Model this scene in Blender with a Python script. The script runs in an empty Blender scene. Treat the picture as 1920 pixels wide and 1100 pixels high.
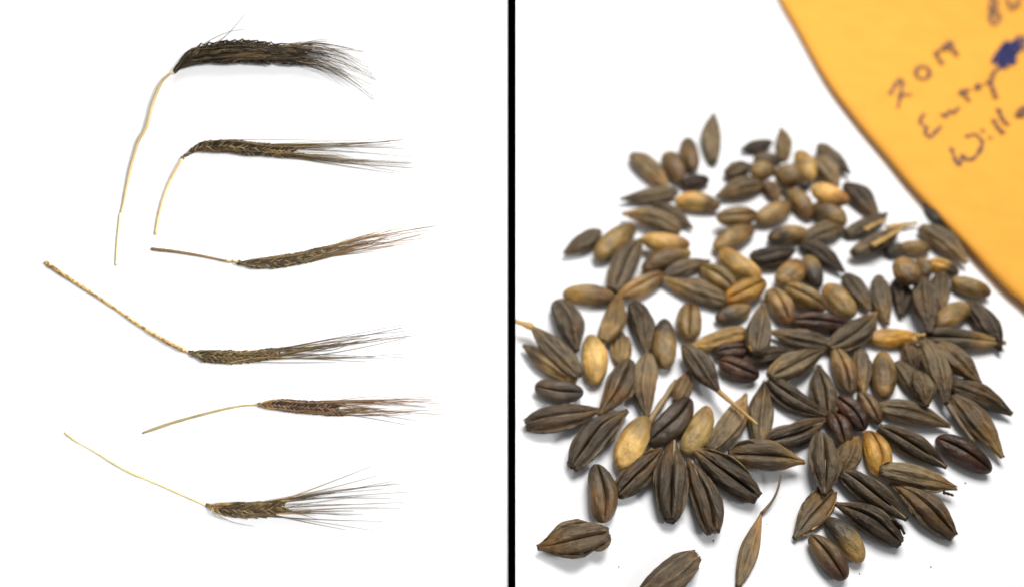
import bpy, math, random
import numpy as np
from mathutils import Vector, Matrix

# ------------------------------------------------------------------ camera, world, lamps
# one Blender unit is ten centimetres
SC = bpy.context.scene
SC.unit_settings.scale_length = 0.1
TH = math.radians(46.8)               # camera looks down by this angle
FPX = 1300.0                          # focal length in pixels of a 1920 px wide picture
CH = 1.0                              # camera height above the table top
BOARD_D = 0.97                        # distance of the specimen board along the view axis
FWD = Vector((0, math.cos(TH), -math.sin(TH)))
UPV = Vector((0, math.sin(TH), math.cos(TH)))
RGT = Vector((1, 0, 0))
CAM = Vector((0, 0, CH))

cam = bpy.data.cameras.new('camera')
cam.sensor_width = 36.0
cam.lens = 36.0 * FPX / 1920.0
cam.clip_start = 0.01
cam.clip_end = 100
cam.dof.use_dof = True
cam.dof.focus_distance = 1.015
cam.dof.aperture_fstop = 1.0
camo = bpy.data.objects.new('camera', cam)
SC.collection.objects.link(camo)
camo.matrix_world = Matrix.Translation(CAM) @ Matrix((RGT, UPV, -FWD)).transposed().to_4x4()
SC.camera = camo

world = bpy.data.worlds.new('World')
SC.world = world
world.use_nodes = True
bg = world.node_tree.nodes['Background']
bg.inputs[0].default_value = (0.97, 0.985, 1.0, 1)
bg.inputs[1].default_value = 0.24

def area_lamp(name, loc, target, size, power, col, spread=180):
    l = bpy.data.lights.new(name, 'AREA')
    l.shape = 'DISK'
    l.size = size
    l.energy = power
    l.color = col
    l.spread = math.radians(spread)
    o = bpy.data.objects.new(name, l)
    SC.collection.objects.link(o)
    o.location = loc
    o.rotation_euler = (Vector(target) - Vector(loc)).to_track_quat('-Z', 'Y').to_euler()
    return o

area_lamp('ceiling_lamp', (0.85, 2.35, 3.2), (0.5, 1.0, 0.0), 2.1, 182, (1.0, 0.98, 0.95))
# added fill light with a narrow beam, brightens the specimen board to white
area_lamp('board_fill_light', (1.7, -0.4, 1.9), (-0.40, 0.57, 0.34), 1.0, 4.9, (1.0, 1.0, 1.0), 29)

SC.view_settings.view_transform = 'Standard'
SC.view_settings.look = 'None'
SC.view_settings.exposure = 0.0
SC.view_settings.gamma = 1.0
SC.render.engine = 'CYCLES'
SC.cycles.max_bounces = 6

# ------------------------------------------------------------------ helpers
def ray(px, py):
    u = (px - 960) / FPX
    v = (py - 550) / FPX
    return FWD + RGT * u - UPV * v

def on_table(px, py, z=0.0):
    d = ray(px, py)
    t = (CH - z) / -d.z
    return CAM + d * t

def depth_at(px, py, z=0.0):
    d = ray(px, py)
    return (CH - z) / -d.z

def mesh_obj(name, verts, faces, mat, parent=None, attrs=None, smooth=True):
    me = bpy.data.meshes.new(name)
    me.from_pydata([tuple(v) for v in verts], [], faces)
    if smooth:
        me.polygons.foreach_set('use_smooth', [True] * len(me.polygons))
    if attrs:
        for k, arr in attrs.items():
            a = me.attributes.new(k, 'FLOAT', 'POINT')
            a.data.foreach_set('value', np.asarray(arr, dtype=np.float32))
    me.update()
    me.materials.append(mat)
    o = bpy.data.objects.new(name, me)
    SC.collection.objects.link(o)
    if parent is not None:
        o.parent = parent
    return o

def tag(o, label, cat, group=None):
    o['label'] = label
    o['category'] = cat
    if group:
        o['group'] = group

def structure(o):
    o['kind'] = 'structure'

def ring_faces(n, m, cap0=True, cap1=True):
    f = []
    for i in range(n - 1):
        for j in range(m):
            a = i * m + j
            b = i * m + (j + 1) % m
            f.append((a, b, b + m, a + m))
    if cap0:
        f.append(tuple(range(m - 1, -1, -1)))
    if cap1:
        f.append(tuple((n - 1) * m + j for j in range(m)))
    return f

def tube(pts, rad, sides=6, flat=1.0):
    """Tube of given radii along a list of points; returns verts, faces, along."""
    P = [Vector(p) for p in pts]
    n = len(P)
    vs, al = [], []
    for i in range(n):
        t = (P[min(i + 1, n - 1)] - P[max(i - 1, 0)]).normalized()
        up = Vector((0, 0, 1))
        s = t.cross(up)
        if s.length < 1e-6:
            s = Vector((1, 0, 0))
        s.normalize()
        w = s.cross(t)
        for j in range(sides):
            a = 2 * math.pi * j / sides
            vs.append(P[i] + s * (math.cos(a) * rad[i]) + w * (math.sin(a) * rad[i] * flat))
            al.append(i / (n - 1))
    return vs, ring_faces(n, sides), al

def smooth_path(pts, n):
    """Catmull-Rom through 2-D or 3-D points."""
    P = [np.array(p, float) for p in pts]
    P = [2 * P[0] - P[1]] + P + [2 * P[-1] - P[-2]]
    segs = len(P) - 3
    out = []
    for k in range(n):
        u = k / (n - 1) * segs
        i = min(int(u), segs - 1)
        t = u - i
        a, b, c, d = P[i], P[i + 1], P[i + 2], P[i + 3]
        out.append(0.5 * ((2 * b) + (c - a) * t + (2 * a - 5 * b + 4 * c - d) * t * t + (3 * b - a - 3 * c + d) * t ** 3))
    return out

# ------------------------------------------------------------------ materials
def new_mat(name):
    m = bpy.data.materials.new(name)
    m.use_nodes = True
    nt = m.node_tree
    return m, nt, nt.nodes, nt.links, nt.nodes['Principled BSDF']

def N(nt, t, **kw):
    n = nt.nodes.new(t)
    for k, v in kw.items():
        setattr(n, k, v)
    return n

def mixcol(nt, fac, a, b, mode='MIX'):
    n = N(nt, 'ShaderNodeMix', data_type='RGBA', blend_type=mode)
    for sock, val in ((n.inputs[0], fac), (n.inputs[6], a), (n.inputs[7], b)):
        if isinstance(val, (int, float)):
            sock.default_value = val
        elif isinstance(val, tuple):
            sock.default_value = val
        else:
            nt.links.new(val, sock)
    return n.outputs[2]

def maprange(nt, val, a, b, c, d):
    n = N(nt, 'ShaderNodeMapRange')
    n.inputs[1].default_value = a
    n.inputs[2].default_value = b
    n.inputs[3].default_value = c
    n.inputs[4].default_value = d
    nt.links.new(val, n.inputs[0])
    return n.outputs[0]

def coords(nt, scale):
    tc = N(nt, 'ShaderNodeTexCoord')
    oi = N(nt, 'ShaderNodeObjectInfo')
    mp = N(nt, 'ShaderNodeMapping')
    mp.inputs['Scale'].default_value = scale
    ad = N(nt, 'ShaderNodeVectorMath', operation='MULTIPLY_ADD')
    nt.links.new(oi.outputs['Random'], ad.inputs[0])
    ad.inputs[1].default_value = (37.0, 53.0, 71.0)
    nt.links.new(tc.outputs['Object'], mp.inputs[0])
    nt.links.new(mp.outputs[0], ad.inputs[2])
    return ad.outputs[0], oi

def noise(nt, vec, scale, detail=3, rough=0.55):
    n = N(nt, 'ShaderNodeTexNoise')
    n.inputs['Scale'].default_value = scale
    n.inputs['Detail'].default_value = detail
    n.inputs['Roughness'].default_value = rough
    nt.links.new(vec, n.inputs['Vector'])
    return n.outputs[0]

def attr(nt, name, kind='GEOMETRY'):
    a = N(nt, 'ShaderNodeAttribute', attribute_type=kind, attribute_name=name)
    return a

def grain_material(name, streak, rough, bump, husk):
    """Colour from the object's own colour and tip colour; fibre streaks run along the grain."""
    m, nt, nodes, links, bsdf = new_mat(name)
    vec, oi = coords(nt, (1.0, 7.0, 7.0) if husk else (1.0, 3.0, 3.0))
    vec2, _ = coords(nt, (1.0, 1.0, 1.0))
    st = noise(nt, vec, 30 if husk else 34, 4)
    st2 = noise(nt, vec2, 45, 4, 0.6)
    st3 = noise(nt, vec2, 12, 2)
    tip = attr(nt, 'tip_color', 'OBJECT').outputs['Color']
    al = attr(nt, 'along').outputs['Fac']
    # where along the grain the tip colour sets in
    tp = attr(nt, 'tip_at', 'OBJECT').outputs['Fac']
    sub = N(nt, 'ShaderNodeMath', operation='SUBTRACT')
    links.new(al, sub.inputs[0])
    links.new(tp, sub.inputs[1])
    ad = N(nt, 'ShaderNodeMath', operation='MULTIPLY_ADD')
    links.new(st3, ad.inputs[0])
    ad.inputs[1].default_value = 0.5
    links.new(sub.outputs[0], ad.inputs[2])
    f = maprange(nt, ad.outputs[0], 0.12, 0.42, 0.0, 1.0)
    col = mixcol(nt, f, oi.outputs['Color'], tip)
    k1 = maprange(nt, st, 0.3, 0.72, 1.0 - streak, 1.0 + streak)
    k2 = maprange(nt, st2, 0.3, 0.7, 0.72, 1.28)
    k3 = maprange(nt, st3, 0.3, 0.7, 0.62, 1.38)
    mul = N(nt, 'ShaderNodeMath', operation='MULTIPLY')
    links.new(k1, mul.inputs[0])
    links.new(k2, mul.inputs[1])
    mul2 = N(nt, 'ShaderNodeMath', operation='MULTIPLY')
    links.new(mul.outputs[0], mul2.inputs[0])
    links.new(k3, mul2.inputs[1])
    vm = N(nt, 'ShaderNodeVectorMath', operation='SCALE')
    links.new(col, vm.inputs[0])
    links.new(mul2.outputs[0], vm.inputs['Scale'])
    out = vm.outputs[0]
    # warmer rusty blotches in places
    bl = maprange(nt, noise(nt, vec2, 20, 3), 0.52, 0.70, 0.0, 0.7)
    out = mixcol(nt, bl, out, mixcol(nt, 1.0, out, (1.45, 1.08, 0.6, 1), 'MULTIPLY'))
    if husk:
        nv = attr(nt, 'nerve').outputs['Fac']
        brk = maprange(nt, st, 0.36, 0.56, 0.0, 0.75)
        mm = N(nt, 'ShaderNodeMath', operation='MULTIPLY')
        links.new(nv, mm.inputs[0])
        links.new(brk, mm.inputs[1])
        out = mixcol(nt, mm.outputs[0], out, (0.27, 0.20, 0.12, 1))
    else:                                # paler ochre germ at the base of a bare kernel
        gm = attr(nt, 'nerve').outputs['Fac']
        gf = maprange(nt, st2, 0.3, 0.65, 0.3, 1.0)
        mm = N(nt, 'ShaderNodeMath', operation='MULTIPLY')
        links.new(gm, mm.inputs[0])
        links.new(gf, mm.inputs[1])
        out = mixcol(nt, mm.outputs[0], out, (0.42, 0.23, 0.07, 1))
    links.new(out, bsdf.inputs['Base Color'])
    bsdf.inputs['Roughness'].default_value = rough
    bsdf.inputs['Specular IOR Level'].default_value = 0.24 if husk else 0.34
    bm = N(nt, 'ShaderNodeBump')
    bm.inputs['Strength'].default_value = bump
    bm.inputs['Distance'].default_value = 0.004
    sm = N(nt, 'ShaderNodeMath', operation='ADD')
    links.new(st, sm.inputs[0])
    links.new(st2, sm.inputs[1])
    links.new(sm.outputs[0], bm.inputs['Height'])
    links.new(bm.outputs[0], bsdf.inputs['Normal'])
    return m

M_HUSK = grain_material('grain_husk', 0.34, 0.46, 1.0, True)
M_KERN = grain_material('bare_kernel_skin', 0.30, 0.46, 0.9, False)

def straw_material(name, speck, speck_col):
    m, nt, nodes, links, bsdf = new_mat(name)
    vec, oi = coords(nt, (1.0, 1.0, 1.0))
    n1 = noise(nt, vec, 190, 4, 0.65)
    n2 = noise(nt, vec, 22, 3)
    k = maprange(nt, n2, 0.3, 0.7, 0.78, 1.2)
    vm = N(nt, 'ShaderNodeVectorMath', operation='SCALE')
    links.new(oi.outputs['Color'], vm.inputs[0])
    links.new(k, vm.inputs['Scale'])
    f = maprange(nt, n1, 0.62 - 0.18 * speck, 0.72 - 0.14 * speck, 0.0, speck)
    links.new(mixcol(nt, f, vm.outputs[0], speck_col), bsdf.inputs['Base Color'])
    bsdf.inputs['Roughness'].default_value = 0.5
    return m

M_STRAW = straw_material('dry_straw', 0.35, (0.36, 0.22, 0.07, 1))
M_SPECK = straw_material('speckled_straw', 0.95, (0.15, 0.07, 0.02, 1))

def awn_material():
    m, nt, nodes, links, bsdf = new_mat('awn_bristle')
    vec, oi = coords(nt, (1.0, 1.0, 1.0))
    al = attr(nt, 'along').outputs['Fac']
    tip = attr(nt, 'tip_color', 'OBJECT').outputs['Color']
    n1 = noise(nt, vec, 14, 2)
    ad = N(nt, 'ShaderNodeMath', operation='MULTIPLY_ADD')
    links.new(n1, ad.inputs[0])
    ad.inputs[1].default_value = 0.7
    links.new(al, ad.inputs[2])
    f = maprange(nt, ad.outputs[0], 0.45, 1.0, 0.0, 1.0)
    links.new(mixcol(nt, f, oi.outputs['Color'], tip), bsdf.inputs['Base Color'])
    bsdf.inputs['Roughness'].default_value = 0.5
    return m
M_AWN = awn_material()

def flat_mat(name, col, rough=0.6, var=0.0, scale=8.0, spec=0.3):
    m, nt, nodes, links, bsdf = new_mat(name)
    if var > 0:
        vec, oi = coords(nt, (1, 1, 1))
        k = maprange(nt, noise(nt, vec, scale, 5, 0.6), 0.25, 0.75, 1 - var, 1 + var)
        vm = N(nt, 'ShaderNodeVectorMath', operation='SCALE')
        vm.inputs[0].default_value = col[:3]
        links.new(k, vm.inputs['Scale'])
        links.new(vm.outputs[0], bsdf.inputs['Base Color'])
    else:
        bsdf.inputs['Base Color'].default_value = col
    bsdf.inputs['Roughness'].default_value = rough
    bsdf.inputs['Specular IOR Level'].default_value = spec
    return m

M_TABLE = flat_mat('white_table', (0.792, 0.797, 0.815, 1), 0.6, 0.012, 3.0)
M_BOARD = flat_mat('white_card', (0.90, 0.90, 0.90, 1), 0.75, 0.006, 3.0)
M_BLACK = flat_mat('matt_black', (0.0, 0.0, 0.0, 1), 1.0, 0, 1, 0.0)
M_PAPER = flat_mat('manila_paper', (0.73, 0.335, 0.040, 1), 0.8, 0.07, 14.0)
M_INK = flat_mat('brown_black_ink', (0.17, 0.085, 0.05, 1), 0.6)
M_BLUE = flat_mat('blue_ink', (0.018, 0.018, 0.085, 1), 0.6)
M_SPECKS = flat_mat('husk_dust', (0.12, 0.09, 0.06, 1), 0.8)

# ------------------------------------------------------------------ setting
def slab(name, corners, thick_vec, mat):
    c = [Vector(p) for p in corners]
    v = c + [p + Vector(thick_vec) for p in c]
    f = [(0, 1, 2, 3), (7, 6, 5, 4), (0, 4, 5, 1), (1, 5, 6, 2), (2, 6, 7, 3), (3, 7, 4, 0)]
    return mesh_obj(name, v, f, mat, smooth=False)

table = slab('table_top', [(-3.5, -1.2, 0), (4.5, -1.2, 0), (4.5, 5, 0), (-3.5, 5, 0)], (0, 0, -0.12), M_TABLE)
structure(table)

def on_board(px, py, h=0.0):
    """Point on the specimen board at picture pixel; h is height above it in pixels."""
    s = BOARD_D / FPX
    return CAM + FWD * BOARD_D + RGT * ((px - 960) * s) - UPV * ((py - 550) * s) - FWD * (h * s)

# the leaning white board that carries the ears; its lower edge stands on the table
bc = [on_board(-380, 1126), on_board(957, 1126), on_board(957, -230), on_board(-380, -230)]
board = slab('backdrop_board', bc, FWD * 0.012, M_BOARD)
structure(board)
for xx in (-0.8, -0.25):              # two struts behind the board hold it up
    top = on_board(960 + xx * FPX / BOARD_D, 120) + FWD * 0.012
    base = Vector((xx, top.y + 0.25, 0.0))
    vs, fs, al = tube([base, top], [0.012, 0.012], 8)
    st = mesh_obj('board_strut', vs, fs, M_BOARD, smooth=True)
    st.parent = board

# black strip fixed along the edge of the board
hw = 6.6 / FPX * 0.968
strip_pts = []
c0 = CAM + FWD * 0.968
p_lo = c0 - UPV * ((1118 - 550) / FPX * 0.968)
p_hi = c0 - UPV * ((-230 - 550) / FPX * 0.968)
strip = slab('divider_strip', [p_lo - RGT * hw, p_lo + RGT * hw, p_hi + RGT * hw, p_hi - RGT * hw], FWD * 0.0018, M_BLACK)
tag(strip, 'thin straight black strip standing between the white ear board and the seed table', 'divider')

# ------------------------------------------------------------------ grain shapes
HUSK_T = [0, .03, .1, .22, .4, .55, .7, .84, .94, 1.0]
HUSK_R = [.37, .52, .70, .89, 1.0, .96, .77, .49, .28, .17]
HUSK_SLIM = [.2, .32, .5, .75, 1.0, .96, .7, .4, .2, .1]
KERN_T = [0, .015, .05, .12, .25, .45, .62, .8, .92, .98, 1.0]
KERN_R = [.08, .3, .5, .7, .9, 1.0, .96, .8, .55, .3, .06]

def grain_mesh(L, W, H, kind, rng, nt_=44, na=40, rough=1.0, slim=False, straight=False):
    """Kinds: H husked, furrow side up; D husked, back up; N bare, back up; C bare, furrow up."""
    husk = kind in 'HD'
    if husk:
        u = np.linspace(0, 1, nt_)
        T = u
        prof = np.interp(T, HUSK_T, HUSK_SLIM if slim else HUSK_R)
        prof = np.convolve(np.pad(prof, 2, 'edge'), np.ones(5) / 5, 'valid')
        if not slim:
            prof[0] *= rng.uniform(.7, 1.1)
            prof *= 1 + 0.05 * np.sin(T * rng.uniform(4, 9) + rng.uniform(0, 6))
    else:
        u = np.linspace(0, 1, nt_)
        T = 0.5 - 0.5 * np.cos(np.pi * u)
        T = 0.45 * T + 0.55 * u
        T = 0.5 - 0.5 * np.cos(np.pi * T)
        e = np.abs(2 * T - 1)
        prof = np.interp(T, KERN_T, KERN_R)
        ell = np.sqrt(np.clip(1 - e ** 2.1, 0, 1))
        skew = 1 + 0.10 * (0.5 - T)
        prof = np.clip((0.5 * prof + 0.5 * ell) * skew, 0.02, None)
    a = np.linspace(0, 2 * np.pi, na, endpoint=False)
    a = a - .6 * np.sin(a - np.pi / 2)   # finer on the upper side
    TT, AA = np.meshgrid(T, a, indexing='ij')
    R = np.repeat(prof[:, None], na, 1)
    deg = np.degrees(AA)
    def bump(c, w):
        d = (deg - c + 180) % 360 - 180
        return np.exp(-(d / w) ** 2)
    mid = np.clip(np.minimum(TT / .12, (1 - TT) / .14), 0, 1)
    wob = 6 * np.sin(TT * rng.uniform(3, 6) + rng.uniform(0, 6))
    nerve = np.zeros_like(R)
    disp = np.zeros_like(R)
    ph = [rng.uniform(0, 6.28) for _ in range(8)]
    if husk:
        low = .035 * np.sin(2 * AA + 5 * TT + ph[0]) + .028 * np.sin(3 * AA - 8 * TT + ph[1]) + .016 * np.sin(5 * AA + 13 * TT + ph[6])
        wr = .018 * np.sin(26 * TT + 2 * np.sin(3 * AA + ph[2]) + ph[3]) * np.clip(np.sin(AA), 0, 1)
        disp += (low + wr) * rough
        if na > 20:
            rdg = 1 - np.abs(np.sin(4.5 * AA + 1.6 * np.sin(3 * TT + ph[5]) + ph[7]))
            disp += .034 * (rdg ** 3 - .25) * mid * rough
            rd2 = 1 - np.abs(np.sin(9.5 * AA + 1.2 * np.sin(5 * TT + ph[4]) + ph[3]))
            disp += .022 * (rd2 ** 4 - .2) * mid * rough * np.clip(np.sin(AA) + .4, 0, 1)
        if na > 20:                      # fibrous ribs of uneven strength
            for q in range(9):
                cc = rng.uniform(10, 170)
                ff = np.clip(np.sin(TT * rng.uniform(3, 8) + rng.uniform(0, 6)) + .4, 0, 1)
                disp += rng.uniform(-.055, .035) * bump(cc + wob * .5, rng.uniform(2.5, 5)) * ff * mid
        if kind == 'H':
            g = rng.uniform(.46, .62)
            off = rng.uniform(-10, 10)
            c0 = 90 + off + wob
            open_ = np.interp(TT, [0, .15, .6, 1], [1.25, 1.1, .8, .5])
            disp -= .22 * open_ * bump(c0, 17) * mid
            disp -= g * bump(c0 + 2, (5.5 + 2 * np.sin(5 * TT + ph[4])) * open_) * mid
            disp += .13 * (bump(c0 + 36, 15) + bump(c0 - 36, 15)) * mid
            disp -= .20 * bump(c0 + 66, 6) * mid
            disp -= .20 * bump(c0 - 66, 6) * mid
            disp += .12 * (bump(c0 + 79, 6) + bump(c0 - 79, 6)) * mid
            nerve = np.clip(bump(c0 + 79, 4.5) + bump(c0 - 79, 4.5) + .7 * bump(c0 + 17, 3) , 0, 1)
            # inner narrow rib in the furrow
            disp += .05 * bump(c0 + 12, 2.5) * np.clip((.7 - TT) / .3, 0, 1)
        else:
            c0 = 90 + rng.uniform(-14, 14) + wob * .6
            disp += .11 * bump(c0, 6) * mid
            disp -= .10 * (bump(c0 + 20, 10) + bump(c0 - 20, 10)) * mid
            disp += .09 * (bump(c0 + 46, 7) + bump(c0 - 46, 7)) * mid
            disp -= .10 * (bump(c0 + 66, 8) + bump(c0 - 66, 8)) * mid
            nerve = np.clip(.8 * bump(c0, 4) + .8 * bump(c0 + 46, 4) + .8 * bump(c0 - 46, 4), 0, 1)
    else:
        disp += (.016 * np.sin(2 * AA + 4 * TT + ph[0]) + .012 * np.sin(3 * AA - 6 * TT + ph[1])
                 + .012 * np.sin(14 * TT + 3 * AA + ph[2]) + .008 * np.sin(9 * AA + 5 * TT + ph[3]) + .007 * np.sin(31 * TT + 4 * np.sin(2 * AA + ph[5]))) * rough
        m2 = np.clip(np.minimum(TT / .07, (1 - TT) / .07), 0, 1)
        if kind == 'C':
            c0 = 90 + rng.uniform(-6, 6) + wob * .7
            disp -= rng.uniform(.36, .5) * bump(c0, 5) * m2
            disp -= .16 * bump(c0, 20) * m2
            disp += .04 * (bump(c0 + 40, 20) + bump(c0 - 40, 20))
        else:
            # germ: a shallow dished oval at the base
            d2 = ((TT - .13) / .07) ** 2
            nerve = .8 * np.exp(-((TT - .11) / .075) ** 2) * bump(90, 30) * rng.uniform(.3, 1.0)
            disp -= .10 * np.exp(-d2) * bump(90, 24)
            disp += .07 * np.exp(-((TT - .12) / .035) ** 2) * bump(90, 10)
    if na > 20:                          # dents, puckers and swellings in no order
        for q in range(12 if husk else 7):
            t0, d0 = rng.uniform(.08, .92), rng.uniform(0, 180)
            amp = rng.uniform(-.11, .06) if husk else rng.uniform(-.045, .03)
            disp += amp * np.exp(-((TT - t0) / rng.uniform(.03, .10)) ** 2) * bump(d0, rng.uniform(8, 20)) * rough
    R = R * (1 + disp)
    Y = R * np.cos(AA) * W / 2
    sz = np.sin(AA)
    Z = R * np.where(sz > 0, sz, sz * .86) * H / 2
    X = (TT - .5) * L
    if husk:  # ragged blunt end
        k = np.array([rng.uniform(-1, 1) for _ in range(na)])
        X[0] += k * L * .022
        X[1] += k * L * .012
        X[-1] += np.array([rng.uniform(-1, 1) for _ in range(na)]) * L * .02
    bend = rng.uniform(-.06, .06) * L
    if straight:
        bend = 0.0
    Y += bend * (np.sin(np.pi * TT) - .5)
    Z += rng.uniform(-.02, .05) * L * (np.sin(np.pi * TT) - .6)
    v = np.stack([X, Y, Z], -1).reshape(-1, 3)
    return v, ring_faces(nt_, na), TT.reshape(-1), nerve.reshape(-1)

# ------------------------------------------------------------------ the six ears on the board
S = BOARD_D / FPX
BOARD_ROT = Matrix((RGT, UPV, -FWD)).transposed().to_4x4()

def lerp_tab(x, xs, ys):
    return float(np.interp(x, xs, ys))

def build_ear(spec):
    rng = random.Random(spec['seed'])
    bx, by = spec['body'][0]
    root = bpy.data.objects.new('barley_ear', None)
    root.empty_display_size = 0.02
    SC.collection.objects.link(root)
    root.matrix_world = Matrix.Translation(on_board(bx, by)) @ BOARD_ROT
    tag(root, spec['label'], 'barley ear', 'barley ears laid out on the white board')
    def loc(p, h):
        return Vector(((p[0] - bx) * S, -(p[1] - by) * S, h * S))
    # stem pieces
    for k, st in enumerate(spec['stems']):
        path = smooth_path(st['pts'], 30)
        pts, rad = [], []
        for i, p in enumerate(path):
            t = i / 29
            r = lerp_tab(t, st['wt'], st['w']) * .50 * (1 + .06 * math.sin(i * 1.7 + k))
            hh = lerp_tab(t, [0, 1], st['h']) + r
            pts.append(loc(p, hh))
            rad.append(r * S)
        vs, fs, al = tube(pts, rad, 8, 0.85)
        o = mesh_obj('stem', vs, fs, M_SPECK if st.get('speck') else M_STRAW, root, {'along': al})
        o.color = st['col'] + (1,)
    if 'node' in spec:
        nd = spec['node']
        path = smooth_path(nd['pts'], 12)
        pts = [loc(p, 7 + rng.uniform(-.8, .8)) for p in path]
        rad = [(nd['w'] / 2 * (1 + .5 * math.sin(i * 2.1))) * S for i in range(12)]
        vs, fs, al = tube(pts, rad, 8)
        o = mesh_obj('node', vs, fs, M_STRAW, root, {'along': al})
        o.color = nd['col'] + (1,)
    body = smooth_path(spec['body'], 60)
    seglen = [0]
    for i in range(59):
        seglen.append(seglen[-1] + float(np.linalg.norm(body[i + 1] - body[i])))
    total = seglen[-1]
    def at(d):
        d = min(max(d, 0), total)
        i = min(np.searchsorted(seglen, d, 'right') - 1, 58)
        t = (d - seglen[i]) / max(seglen[i + 1] - seglen[i], 1e-6)
        p = body[i] * (1 - t) + body[i + 1] * t
        tg = body[min(i + 2, 59)] - body[max(i - 1, 0)]
        return p, tg / np.linalg.norm(tg)
    hw_t, hw_v = spec['hw']
    hw_v = [h * (1.0 if spec.get('hairy') else .9) for h in hw_v]
    # rachis
    vs, fs, al = tube([loc(at(total * i / 19)[0], 6) for i in range(20)], [4.0 * S] * 20, 6)
    o = mesh_obj('rachis', vs, fs, M_STRAW, root, {'along': al})
    o.color = (.06, .04, .02, 1)
    ends = sorted(spec['ends'], key=lambda e: e[1])
    ecx, ecy = spec['body'][-1]
    jobs = []
    n = spec['nodes']
    gl = spec['glen']
    for i in range(n):
        d = 2 + (total - gl * .55) * i / (n - 1)
        if spec.get('hairy'):
            for row in spec['rows']:
                jobs.append((d + (0 if row <= 0 else .5 * total / n), row, i, 0))
        else:                                    # two upper rows in a herringbone over two lower rows
            for row in (-1, 1):
                jobs.append((d + (0 if row < 0 else .5 * total / n), row, i, 1))
                jobs.append((d + (0 if row > 0 else .5 * total / n), row, i, 2))
    # order of awn ends follows the side a grain sits on
    count = len(jobs)
    order = sorted(range(count), key=lambda k: (-jobs[k][1] + rng.uniform(-1.3, 1.3)))
    rank = {k: r for r, k in enumerate(order)}
    # each bristle end seen in the photograph belongs to one grain of the outer half
    cand = [k for k in range(count) if jobs[k][3] != 2 and jobs[k][0] > total * .3]
    cand.sort(key=lambda k: -jobs[k][1] + rng.uniform(-.5, .5))
    named = {}
    for q, e in enumerate(ends):
        k = cand[min(int((q + .5) / len(ends) * len(cand)), len(cand) - 1)]
        while k in named:
            k = rng.choice(cand)
        named[k] = e
    for k, (d, row, i, lay) in enumerate(jobs):
        p, tg = at(d)
        nrm = np.array([tg[1], -tg[0]])          # towards the upper side of the picture
        t = d / total
        w = lerp_tab(t, hw_t, hw_v)
        ang = math.radians(spec['splay'] * row + rng.uniform(-4, 4))
        ang *= 1.0 if t > .08 else 1.25
        dirv = tg * math.cos(ang) + nrm * math.sin(ang)
        gw = spec['gwid'] * rng.uniform(.88, 1.1) * (.75 + .25 * min(1, w / max(hw_v)))
        L = gl * rng.uniform(.9, 1.1)
        # start so that the tip of the grain reaches the outline
        lat = row * (w - gw * .5 - L * .5 * math.sin(abs(ang))) if abs(row) > .4 else row * w * .6
        hgt = spec['thick'] * (1 - .55 * abs(row)) + 1.0 + rng.uniform(-.6, .6)
        if lay == 2:                             # upper layer leaves the middle line
            ang = math.radians(row * (spec['splay'] + 5) + rng.uniform(-3, 3))
            dirv = tg * math.cos(ang) + nrm * math.sin(ang)
            L = min(gl * .86, max(10, (w - gw * .3) / math.sin(abs(ang)))) * rng.uniform(.94, 1.05)
            gw *= .86
            lat = row * .10 * w
            hgt = spec['thick'] * .95 + rng.uniform(-.4, .4)
        base = p + nrm * lat
        v, f, al, nv = grain_mesh(L * S, gw * S, gw * .8 * S, 'D' if rng.random() < .7 else 'H', rng, 16, 14, 1.0)
        lift = math.radians(5 + rng.uniform(-3, 4))
        xa = Vector((dirv[0] * math.cos(lift), -dirv[1] * math.cos(lift), math.sin(lift)))
        ya = Vector((0, 0, 1)).cross(xa).normalized()
        za = xa.cross(ya)
        roll = Matrix.Rotation(row * .5 + rng.uniform(-.3, .3), 3, xa)
        ya = roll @ ya
        za = roll @ za
        M3 = np.array([xa, ya, za])
        v = (np.array(v) + np.array([L * S * .5, 0, 0])) @ M3
        g = mesh_obj('grain', v, f, M_HUSK, root, {'along': al, 'nerve': nv})
        g.location = loc(base, hgt)
        col = rng.choice(spec['cols'])
        kk = rng.uniform(.75, 1.2)
        if t < spec.get('tanbase', 0):
            col = (.26, .16, .05)
        kk *= .8 if spec.get('hairy') else .68
        g.color = (col[0] * kk, col[1] * kk, col[2] * kk * .9, 1)
        g['tip_color'] = tuple(c * 1.6 for c in col) if rng.random() < .4 else tuple(c * .8 for c in col)
        g['tip_at'] = .62
        # narrow pale glume along the outer edge of the grain
        if rng.random() < spec.get('glume', .8):
            sd = -1 if row > 0 else 1
            if lay == 1:
                sd = -sd
            pts, rad = [], []
            for q in range(7):
                t_ = .02 + .70 * q / 6
                rr = float(np.interp(t_, HUSK_T, HUSK_R))
                lv = np.array([t_ * L * S, sd * rr * gw * S * .40, rr * gw * S * .36]) @ M3
                pts.append(Vector(lv))
                rad.append((1.0 * (1 - q / 6) + .2) * S * .95)
            vs, fs, al = tube(pts, rad, 4)
            gm = mesh_obj('glume', vs, fs, M_STRAW, g, {'along': al})
            gm.color = tuple(c * rng.uniform(.8, 1.15) for c in spec.get('gcol', (.40, .285, .14))) + (1,)
        # awn
        if k not in named and ((lay == 2 and rng.random() > .25 + .6 * (t > .6)) or rng.random() > spec.get('awned', 1.0)):
            continue
        tip = base + dirv * L * .93
        q = rank[k] / max(count - 1, 1) * (len(ends) - 1)
        j = min(int(q), len(ends) - 2)
        fr = q - j
        fr = round(fr) if rng.random() < .45 else min(max(fr + rng.gauss(0, .12), 0), 1)
        e = np.array(ends[j]) * (1 - fr) + np.array(ends[j + 1]) * fr
        m = np.array([ecx, ecy])
        sh = 1.0 if rng.random() < spec.get('full', .45) else rng.uniform(*spec.get('short', (.5, .98)))
        e = m + (e - m) * sh + np.array([rng.gauss(0, 8), rng.gauss(0, 2.0)])
        if k in named:
            e = np.array(named[k], float)
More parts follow.
